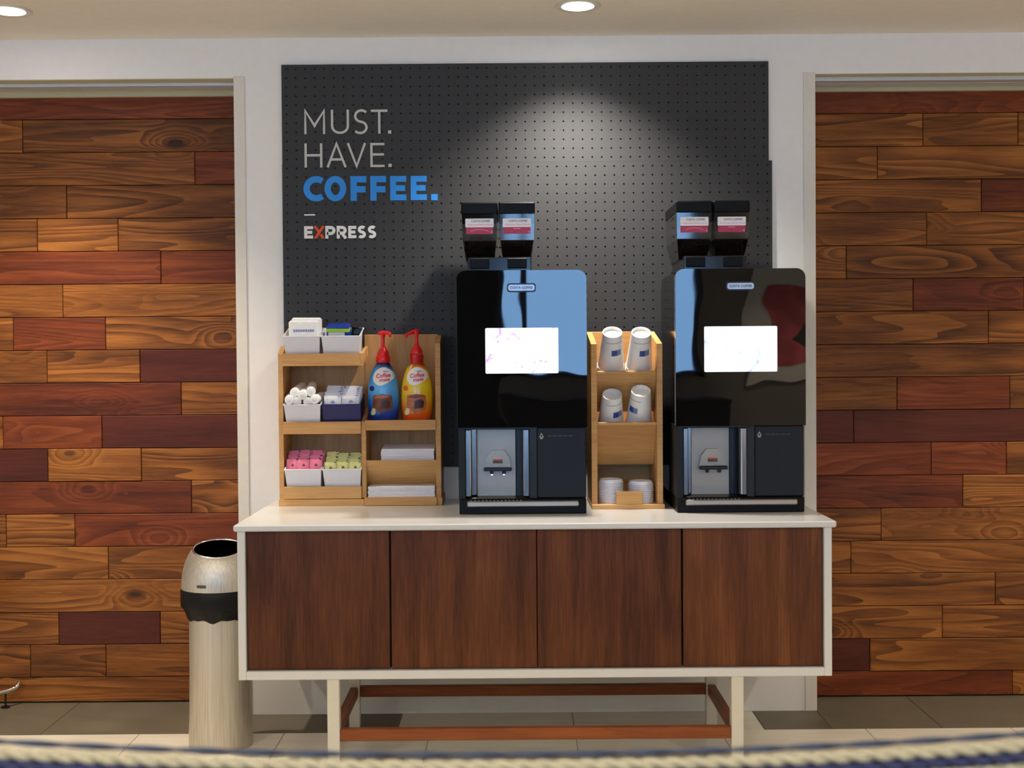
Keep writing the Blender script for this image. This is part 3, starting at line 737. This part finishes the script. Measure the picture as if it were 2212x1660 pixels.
def packet(name, w, h, th, m, ink, label, cat, group):
    t = thing(name, label, cat, group=group)
    mb = MB(); n = 6; vs = []; fs = []
    for j in range(n + 1):
        v = j / n; bulge = th * (.12 + .88 * math.sin(math.pi * min(1, max(0, v))) ** .6)
        for i in range(5):
            u = i / 4; e = math.sin(math.pi * u) ** .5 * .9 + .1
            vs.append(((u - .5) * w, -bulge * e / 2, v * h))
    off = len(vs)
    vs += [(x, -y, z) for x, y, z in vs]
    for j in range(n):
        for i in range(4):
            a = j * 5 + i; fs.append((a, a + 1, a + 6, a + 5)); fs.append((off + a + 5, off + a + 6, off + a + 1, off + a))
    for j in range(n): fs += [(j * 5, j * 5 + 5, off + j * 5 + 5, off + j * 5), (j * 5 + 4, off + j * 5 + 4, off + j * 5 + 9, j * 5 + 9)]
    fs += [(n * 5 + i, n * 5 + i + 1, off + n * 5 + i + 1, off + n * 5 + i) for i in range(4)]
    mb.add(vs, fs, False); obj('wrapper', mb, m, t)
    ik = MB().box(-w * .10, w * .14, -th * .54, -th * .44, h * .60, h * .68, b=.0003).box(-w * .04, w * .08, -th * .54, -th * .44, h * .70, h * .74, b=.0003).box(w * .30, w * .46, -th * .3, th * .3, h - .002, h + .0006, b=.0003)
    obj('print', ik, ink, t)
    return t
def fill(bn, proto, cols, rows, cw, dz, lean, jit, x0):
    first = True
    for r_ in range(rows):
        for c in range(cols):
            o = proto if first else copy_tree(proto); first = False
            in_bin(bn, o, (x0 + c * cw + random.uniform(-jit, jit), .014 + r_ * (.10 / rows) + random.uniform(0, .002), dz + random.uniform(-.003, .003) + r_ * .0015), (lean + random.uniform(-.08, .08), random.uniform(-.05, .05), random.uniform(-.06, .06)))
fill(b5, packet('sweetener_packet', .042, .058, .008, 'packet_pink', 'packet_ink', 'pink paper sweetener packet standing in the bottom shelf bin', 'packet', 'pink packets in the bin'), 3, 6, .0405, .062, R(-16), .0015, -.0405)
fill(b6, packet('sweetener_packet', .042, .056, .008, 'packet_yellow', 'packet_ink_dark', 'yellow paper sweetener packet standing in the bottom shelf bin', 'packet', 'yellow packets in the bin'), 3, 6, .042, .056, R(-16), .0015, -.042)
fill(b4, packet('sugar_packet', .060, .062, .008, 'paper_white', 'packet_ink_blue', 'white paper sugar packet standing in the navy blue bin', 'packet', 'white packets in the navy bin'), 2, 7, .062, .058, R(-14), .002, -.031)
# wrapped rolls with twisted ends
rl = thing('wrapped_roll', 'white paper wrapped roll lying in the middle shelf bin', 'wrapped roll', group='paper rolls in the bin')
prof = [(.0005, 0), (.010, .0005), (.0155, .003), (.0165, .01), (.0165, .10), (.0155, .105), (.0005, .106)]
obj('roll', MB().lathe(prof, 18).xf(Matrix.Rotation(R(-90), 4, 'X')), 'paper_wrap', rl)
obj('fold', MB().lathe([(.0005, -.0012), (.006, -.001), (.0075, 0), (.0005, .0006)], 10).xf(Matrix.Rotation(R(-90), 4, 'X')), 'paper_white', rl)
spots = [(-.044, .000, .108, -8, 6), (.000, .002, .124, -4, -4), (.042, .000, .109, -8, -8), (-.019, .006, .100, -10, 4), (.018, .006, .100, -10, -4), (.030, .016, .132, -2, 5), (-.030, .020, .128, -2, -8)]
for i, (x, y, z, lean, yaw) in enumerate(spots):
    o = rl if i == 0 else copy_tree(rl); in_bin(b3, o, (x, y, z), (R(lean), 0, R(yaw)))
# wrapped napkin packs
np_ = thing('napkin_pack', 'white wrapped napkin pack with purple print standing in the top shelf bin', 'napkin pack', group='napkin packs in the bin')
obj('pack', MB().box(-.053, .053, -.012, .012, 0, .13, b=.006), 'paper_wrap', np_)
pk = MB()
for k in range(9): pk.box(-.036 + k * .0082, -.0295 + k * .0082, -.0126, -.0118, .090, .098, b=0)
obj('print', pk, 'packet_ink_blue', np_)
in_bin(b1, np_, (.002, .034, .008), (R(-15), 0, R(1)))
o = copy_tree(np_); in_bin(b1, o, (.006, .062, .012), (R(-15), 0, R(-2))); o['label'] = 'white wrapped napkin pack standing behind the printed one in the top bin'
# tea carton and foil sachets
tb = thing('tea_carton', 'blue tea carton with a lime green stripe standing in the top shelf bin', 'tea carton')
obj('carton', MB().box(-.040, .040, -.022, .022, 0, .118, b=.002), 'tea_blue', tb)
obj('stripe', MB().box(-.0405, .0405, -.0228, .0, .098, .110, b=.0005), 'tea_green', tb)
obj('print_panel', MB().box(-.034, .024, -.0226, -.0215, .078, .097, b=.0004), 'label_white', tb)
in_bin(b2, tb, (-.010, .05, .005), (R(4), 0, R(-3)))
fs_ = packet('foil_sachet', .04, .09, .008, 'foil_dark', 'packet_ink_dark', 'dark foil sachet leaning in the top shelf bin beside the tea carton', 'sachet', 'foil sachets in the bin')
in_bin(b2, fs_, (.042, .082, .006), (R(-5), R(8), R(10)))
o = copy_tree(fs_); in_bin(b2, o, (.038, .102, .008), (R(-8), R(4), R(-8))); o['label'] = 'dark foil sachet standing furthest back in the top shelf tea bin'

# ------------------------------------------------------------------ creamer bottles
def bottle(label, x, z, body_m, neck_m, spout_dir, chunk, badge, tall):
    t = thing('creamer_bottle', label, 'bottle', (x, -.125, z), group='pump creamer bottles')
    ey = .74; k = 1 / 610.0
    prof = [(.0005, 0), (.046, .0), (.050, .004), (.0535, .03), (.0555, .06), (.0560, .085), (.0545, .115), (.0505, .143), (.044, .166), (.036, .184), (.0275, .196), (.0225, .204), (.0215, .214)]
    def rad(zz):
        for (r0, z0), (r1, z1) in zip(prof[1:], prof[2:]):
            if z0 <= zz <= z1: return r0 + (r1 - r0) * (zz - z0) / (z1 - z0)
        return prof[-1][0]
    def surf(u, v, off):
        r_ = rad(v); s_ = max(.0, 1 - (u / r_) ** 2); return (u, -(r_ * ey * math.sqrt(s_)) - off, v)
    obj('body', MB().lathe(prof, 40, 0, 0, 1, ey), body_m, t)
    def patch(name, outline, m, off, par):
        cu = sum(p[0] for p in outline) / len(outline); cv_ = sum(p[1] for p in outline) / len(outline)
        if len(outline) < 12:                    # more points along straight edges so the print hugs the bottle
            outline = [(a_[0] + (b_[0] - a_[0]) * q / 8, a_[1] + (b_[1] - a_[1]) * q / 8) for a_, b_ in zip(outline, outline[1:] + outline[:1]) for q in range(8)]
        n = len(outline); vs = [surf(cu, cv_, off)]; fs = []
        for rg in range(1, 6):
            f = rg / 5; vs += [surf(cu + (p[0] - cu) * f, cv_ + (p[1] - cv_) * f, off) for p in outline]
        fs += [(0, 1 + i, 1 + (i + 1) % n) for i in range(n)]
        for rg in range(4): fs += [(1 + rg * n + i, 1 + (rg + 1) * n + i, 1 + (rg + 1) * n + (i + 1) % n, 1 + rg * n + (i + 1) % n) for i in range(n)]
        return obj(name, MB().add(vs, fs, True), m, par)
    blob = [(.004 + .035 * math.cos(a) * (1 + .10 * math.cos(2 * a + .6)), .155 + .031 * math.sin(a) * (1 + .22 * math.cos(a * 1 + 3.6)) + .006 * math.cos(a)) for a in [2 * math.pi * i / 36 for i in range(36)]]
    lb = patch('label', blob, 'blob_white', .0006, t)
    for word, hh, cx_, cz_, ww in (('Coffee', .015, .003, .160, .050), ('mate', .013, .008, .1440, .036)):
        m_ = text_mb(word, hh, cx_, cz_, 0, .03, ww); m_.v = [surf(v[0], v[2] + .10 * v[0], .0012) for v in m_.v]
        obj('lettering', m_, 'script_red', lb)
    patch('label_arc', [(.010 + .010 * math.cos(R(a)), .174 + .002 * math.sin(R(a))) for a in range(0, 360, 30)], 'script_blue', .0011, lb)
    bd = patch('badge', [(-.038 + .0095 * math.cos(R(a)), .1145 + .0095 * math.sin(R(a))) for a in range(0, 360, 24)], badge, .0009, t)
    ch = patch('chunk_picture', [(-.036, .046), (-.033, .090), (.0, .095), (.032, .090), (.036, .06), (.030, .038), (-.006, .028)], chunk[0], .0006, t)
    patch('chunk_side', [(-.008, .042), (-.006, .07), (.016, .077), (.028, .068), (.024, .046)], chunk[1], .0010, ch)
    patch('chunk_top', [(-.031, .082), (-.02, .090), (.012, .092), (.030, .087), (.0, .079)], chunk[2], .0010, ch)
    patch('crumb_picture', [(-.044, .026), (-.036, .046), (-.024, .042), (-.026, .024), (-.038, .019)], 'crumb', .0010, ch)
    ps = MB(); c0 = .0 + tall
    cap = MB().lathe([(.0005, .205), (.0235, .206), (.0250, .210), (.0250, .226), (.0225, .230)] if not tall else [(.0005, .200), (.0225, .202), (.0225, .214), (.0245, .217), (.0245, .232), (.0205, .236)], 30)
    obj('cap', cap, neck_m, t)
    z1 = .230 if not tall else .236
    pu = MB().lathe([(.0205, z1 - .002), (.0205, z1 + .010), (.017, z1 + .018), (.010, z1 + .028), (.0065, z1 + .038), (.0060, z1 + .060), (.0085, z1 + .072), (.010, z1 + .080), (.0005, z1 + .082)], 26)
    obj('pump', pu, 'pump_red', t)
    zz = z1 + .076; d = spout_dir
    if d > 0: path = [(-.018, 0, zz + .003), (.0, 0, zz + .005), (.018, -.012, zz + .004), (.026, -.022, zz + .001), (.027, -.028, zz - .008)]
    else: path = [(.010, 0, zz + .005), (-.004, 0, zz + .005), (-.022, -.008, zz - .002), (-.034, -.012, zz - .008), (-.037, -.013, zz - .020)]
    obj('spout', MB().tube(path, [.006, .0075, .0065, .006, .005], 12), 'pump_red', t)
    return t
BZ = Z(912) + .0005
bottle('blue creamer pump bottle with red pump standing on the rack shelf', -.456, BZ, 'bottle_blue', 'pump_red', 1, ('choc', 'choc_dark', 'choc_light'), 'badge_navy', 0)
bottle('yellow and orange creamer pump bottle with red pump on the rack shelf', -.337, BZ, 'bottle_yellow', 'cap_dark_red', -1, ('choc_light', 'choc_dark', 'choc'), 'badge_orange', 1)

# ------------------------------------------------------------------ cup rack
cr = thing('cup_rack', 'narrow wooden cup and lid rack between the two coffee machines', 'rack', (.388, -.2, CT))
def C(mb): return mb.xf(Matrix.Translation((-.388, .2, -CT)))
Zc = lambda py: 1.297 - (py - 773) / 643.0
obj('base_board', C(B(.266, .512, -.366, -.085, CT, Zc(1091))), 'beech', cr)
side = [(-.352, Zc(1091)), (-.352, Zc(743)), (-.1, 1.39), (-.1, Zc(1091))]
obj('side_panel', C(MB().prism_x(side, .267, .286)), 'beech', cr)
obj('side_panel', C(MB().prism_x(side, .488, .507)), 'beech', cr)
obj('back_panel', C(B(.267, .507, -.099, -.087, Zc(1091), 1.39)), 'beech', cr)
CTILT = R(36)
def tier(zf, drop, yf=-.338):
    s_, c_ = math.sin(CTILT), math.cos(CTILT); ln = drop / c_
    p0 = (yf, zf); p1 = (yf + ln * s_, zf - drop); nx_, nz_ = c_ * .012, s_ * .012
    obj('sloping_panel', C(MB().prism_x([p0, p1, (p1[0] + nx_, p1[1] + nz_), (p0[0] + nx_, p0[1] + nz_)], .2865, .4875)), 'beech', cr)
    obj('panel_edge', C(B(.2865, .4875, yf - .010, yf + .012, zf - .004, zf + .006)), 'beech', cr)
tier(Zc(806), .135); tier(Zc(917), .146)
obj('light_block', C(MB().prism_x([(-.228, Zc(1012) + .012), (-.1, Zc(1012) + .05), (-.1, Zc(1012) + .06), (-.228, Zc(1012) + .022)], .2865, .4875)), 'beech', cr)  # added unseen board, keeps lamp light out of the lid compartment
obj('lid_stop', C(B(.348, .437, -.364, -.352, Zc(1091), Zc(1062))), 'beech', cr)
# paper cups, upside down and tipped forward
cup = thing('paper_cup', 'white paper coffee cup', 'cup', group='paper cups in the rack')
CL, RB, RT = .138, .0330, .0455
prof = [(RT - .0012, 0.002), (RT, 0), (RB, CL), (RB - .0022, CL + .0006), (RB - .0034, CL - .011), (.0005, CL - .0115)]
obj('body', MB().lathe(prof, 36), 'cup_paper', cup)
obj('rolled_rim', MB().lathe([(RT + .0018 * math.cos(R(a)), .001 + .0018 * math.sin(R(a))) for a in range(0, 360, 45)], 36, closed=True), 'cup_paper', cup)
def cup_patch(a0, a1, z0, z1, m, off, name):
    vs = []; fs = []; n = 8
    for j in range(2):
        zz = (z0, z1)[j]; r_ = RT + (RB - RT) * zz / CL + off
        for i in range(n + 1):
            a = R(a0 + (a1 - a0) * i / n); vs.append((r_ * math.sin(a), -r_ * math.cos(a), zz))
    fs = [(i, i + 1, n + 2 + i, n + 1 + i) for i in range(n)]
    return obj(name, MB().add(vs, fs, True), m, cup)
lg = cup_patch(-8, 20, .066, .088, 'cup_blue', .0004, 'logo')
cup_patch(20, 44, .066, .088, 'cup_blue_pale', .0004, 'logo_pattern')
cup_patch(-50, 60, .113, .117, 'cup_grey', .0003, 'printed_band')
ct, st_ = math.cos(CTILT), math.sin(CTILT)
cups = [(.3385, 806, .012, 4, 'cup on the top tier of the cup rack, on the condiment rack side', 'white paper cup nested under the top tier cup on the condiment rack side'),
        (.4355, 806, .014, 0, 'cup on the top tier of the cup rack, on the far alcove side', 'white paper cup nested under the top tier cup on the far alcove side'),
        (.3385, 917, .058, 14, 'lower of the two tipped paper cups on the middle tier', 'white paper cup nested under the lower middle tier cup'),
        (.4355, 917, .043, -62, 'higher of the two tipped paper cups on the middle tier', 'white paper cup nested under the higher middle tier cup')]
k_ = 0
for cx_, row, sink, yaw, lab, lab2 in cups:
    ry, rz = -.338 + ct * .0605 + st_ * sink, Zc(row) + st_ * .0605 - ct * sink     # rim centre, behind the sloping panel
    for nest in (0, 1):
        o = cup if k_ == 0 else copy_tree(cup); k_ += 1
        d = nest * .013
        o.matrix_world = Matrix.Translation((cx_, ry + st_ * d, rz - ct * d)) @ Matrix.Rotation(CTILT, 4, 'X') @ Matrix.Rotation(R(yaw + nest * 40), 4, 'Z')
        o['label'] = (lab2 if nest else 'white paper ' + lab) if not lab.startswith(('lower', 'higher')) or nest else lab
# lids
ld_ = thing('cup_cover', 'white plastic cup lid in the taller lid stack of the cup rack', 'lid', group='lids in the taller stack')
obj('shell', MB().lathe([(.0425, 0), (.0435, .002), (.0425, .0045), (.0405, .005), (.039, .012), (.036, .013), (.034, .010), (.0005, .0095)], 36), 'lid_plastic', ld_)
obj('lip', MB().lathe([(.0425 + .0016 * math.cos(R(a)), .0015 + .0016 * math.sin(R(a))) for a in range(0, 360, 60)], 36, closed=True), 'lid_plastic', ld_)
zl = Zc(1091) + .0005; fst = True
for (lx, n, lab, gp) in ((.3345, 11, ld_['label'], ld_['group']), (.4375, 10, 'white plastic cup lid in the shorter lid stack of the cup rack', 'lids in the shorter stack')):
    for i in range(n):
        o = ld_ if fst else copy_tree(ld_); fst = False
        o.location = (lx + random.uniform(-.0006, .0006), -.298, zl + i * .0068); o['label'] = lab; o['group'] = gp

# ------------------------------------------------------------------ trash can
tc_ = thing('trash_can', 'round brushed steel trash can with open domed lid and black band', 'trash can', (-.992, -.365, 0))
tc_.scale = (.95, .95, 1)
st = NT('brushed_steel'); _t = st.n('TexCoord').outputs['Object']
_n = st.n('TexNoise', {'Vector': st.n('Mapping', {'Vector': _t, 'Scale': (260, 260, 2)}).outputs[0], 'Scale': 1, 'Detail': 3}).outputs[0]
st.set(Base_Color=st.ramp(_n, [(.3, rgba((192, 184, 168))), (.7, rgba((218, 210, 196)))]), Metallic=1.0, Roughness=.5, Anisotropic=.5); MATS['brushed_steel'] = st.m
obj('body', MB().lathe([(.0005, .001), (.112, .001), (.112, .02), (.108, .12), (.106, .25), (.105, .46), (.10, .462)], 56), 'brushed_steel', tc_)
bg = MB(); vs = []; n = 72
for j, (r_, zz) in enumerate(((.126, .48), (.124, .465), (.116, .448), (.112, .436))):
    for i in range(n):
        a = 2 * math.pi * i / n; w_ = .004 * math.sin(a * 7 + j) + .003 * math.sin(a * 13)
        vs.append(((r_ + w_ * .4) * math.cos(a), (r_ + w_ * .4) * math.sin(a), zz + (w_ if j else 0)))
bg.add(vs, [(j * n + i, j * n + (i + 1) % n, (j + 1) * n + (i + 1) % n, (j + 1) * n + i) for j in range(3) for i in range(n)], True)
obj('bag_edge', bg, 'bag_black', tc_)
obj('band', MB().lathe([(.120, .474), (.131, .475), (.134, .479), (.134, .531), (.131, .535), (.12, .536)], 56), 'band_black', tc_)
def dome(rad, hgt, z0, n=56, m=16):
    pr = [(rad * math.cos(R(90 * i / m)) ** .62 + .0002, z0 + hgt * math.sin(R(90 * i / m))) for i in range(m + 1)]
    return MB().lathe(pr, n)
def cut(mb, co, no):
    bm = bmesh.new(); vs = [bm.verts.new(v) for v in mb.v]
    for f in mb.f:
        try: bm.faces.new([vs[i] for i in f])
        except ValueError: pass
    bmesh.ops.bisect_plane(bm, geom=bm.verts[:] + bm.edges[:] + bm.faces[:], plane_co=co, plane_no=no, clear_outer=True)
    loop = [v.co.copy() for e_ in bm.edges if e_.is_boundary for v in e_.verts if abs((v.co - Vector(co)).dot(Vector(no).normalized())) < 1e-5]
    bm.verts.index_update(); out = MB(); out.add([v.co.copy() for v in bm.verts], [[v.index for v in f.verts] for f in bm.faces], True); bm.free()
    return out, loop
co = (0, -.085, .652); no = Vector((.04, -.24, 1)).normalized()
dm, loop = cut(dome(.1305, .158, .535), co, no); obj('domed_lid', dm, 'brushed_steel', tc_)
dm2, _ = cut(dome(.127, .154, .535), co, no); o = obj('lid_lining', dm2, 'bag_black', tc_)
obj('inner_bag', MB().lathe([(.124, .534), (.10, .50), (.095, .46), (.0005, .455)], 40), 'bag_black', tc_)
c_ = sum(loop, Vector()) / len(loop); ax1 = Vector((1, 0, -no.x / no.z)).normalized(); ax2 = no.cross(ax1)
uniq = {}
for p in loop: uniq[round(math.atan2((p - c_).dot(ax2), (p - c_).dot(ax1)), 4)] = p
rim = [uniq[a] for a in sorted(uniq)]; rim.append(rim[0])
obj('opening_rim', MB().tube(rim, .0032, 8, False), 'steel_bright', tc_)
tgm = MB(); a0 = R(-112)
vs = []
for zz in (.551, .561):
    for i in range(7):
        a = a0 + R(15) * i / 6; rr_ = .1322; vs.append((rr_ * math.cos(a), rr_ * math.sin(a), zz))
tgm.add(vs, [(i, i + 1, 8 + i, 7 + i) for i in range(6)], True)
obj('name_tag', tgm, 'tag_dark', tc_)

# ------------------------------------------------------------------ chrome footed stool at the edge of the alcove
sx_, sy_ = -2.062, -.03
sl = thing('stool', 'stool with bent chrome feet in front of the wood panelled alcove', 'stool', (sx_, sy_, 0))
for k in range(4):
    a = R(90 * k + 45); pts = []
    for r_, zz in ((.0, .075), (.10, .070), (.18, .060), (.225, .060), (.255, .068), (.272, .086)): pts.append((r_ * math.cos(a), r_ * math.sin(a), zz))
    lgo = obj('leg', MB().tube(pts, .0085, 10), 'chrome', sl)
    obj('glide', MB().lathe([(.0005, .0005), (.016, .0005), (.016, .006), (.0035, .008), (.0035, .056)], 14, .215 * math.cos(a), .215 * math.sin(a)), 'black_plastic', lgo)
obj('post', MB().lathe([(.025, .07), (.025, .44)], 20), 'chrome', sl)
obj('seat', MB().lathe([(.0005, .44), (.15, .44), (.165, .455), (.165, .48), (.15, .495), (.0005, .5)], 36), 'seat_grey', sl)

# ------------------------------------------------------------------ woven bench back that closes the picture below
BY = -3.30; bd = BY - CAM.y
zc_ = on_y(1106, 1613, BY).z
bn = thing('woven_bench', 'bench backrest woven from chunky blue and cream rope', 'bench', (0, BY - .04, 0))
def rope(z, y, r_, m, pitch, ph, amp):
    """two-ply twisted cord, dipping a little towards the middle"""
    mb = MB(); n = 700; half = 1.6
    for ply in (0, 1):
        pts = []
        for i in range(n + 1):
            x = -half + 2 * half * i / n; a = 2 * math.pi * x / pitch + ply * math.pi + ph
            dip = .0105 * (x / .42) ** 2 if abs(x) < .6 else .0105 * (.6 / .42) ** 2
            pts.append((x, y + amp * math.cos(a), z + dip + amp * math.sin(a)))
        mb.tube(pts, r_, 7)
    obj('rope', mb, m, bn)
rowsz = [(.0060, .010, .0022, 'rope_blue', .12, .0)]
for i in range(7): rowsz.append((-.0030 - .0112 * i, -.002 - .0005 * i, .0041 if i % 2 == 0 else .0046, 'rope_cream' if i % 2 == 0 else 'rope_navy', .046, .4 + 1.1 * i))
for dz, dy, r_, m, pt, ph in rowsz: rope(zc_ - .006 + dz, dy, r_, m, pt, ph, r_ * .72)
zt_ = zc_ - .018
obj('backrest', B(-1.6, 1.6, .008, .05, .002, zt_ - .012, b=.006), 'bench_fabric', bn)  # unseen width and skirt to the floor added to block light under the credenza
obj('seat', B(-1.6, 1.6, .05, .50, .40, .46, b=.012), 'bench_fabric', bn)
for lx in (-1.5, 1.5):
    for ly in (.10, .44): obj('leg', B(lx - .02, lx + .02, ly - .02, ly + .02, 0, .4), 'teak', bn)

# ------------------------------------------------------------------ behind the camera: what the glossy fronts mirror
fr = thing('framed_picture', 'large red and grey picture in a cream frame on the wall behind', 'picture', (2.85, YB, 1.6))
obj('frame', B(-.5, .5, .002, .03, -.55, .55, b=.004), 'frame_cream', fr)
obj('print', B(-.34, .34, .0295, .033, -.36, .36, b=0), 'art_red', fr)
obj('print_shape', MB().prism_y([(-.2, -.1), (-.05, .05), (.2, .0), (.3, -.15), (.05, -.22)], .0325, .035), 'art_dark', fr)
sd = thing('sideboard', 'dark low sideboard under the window behind', 'sideboard', (.85, YB + .3, 0))
obj('body', B(-.95, 1.2, -.27, .2, 0, .86), 'bench_dark', sd)
obj('top', B(-.97, 1.22, -.28, .22, .86, .89), 'bench_dark', sd)
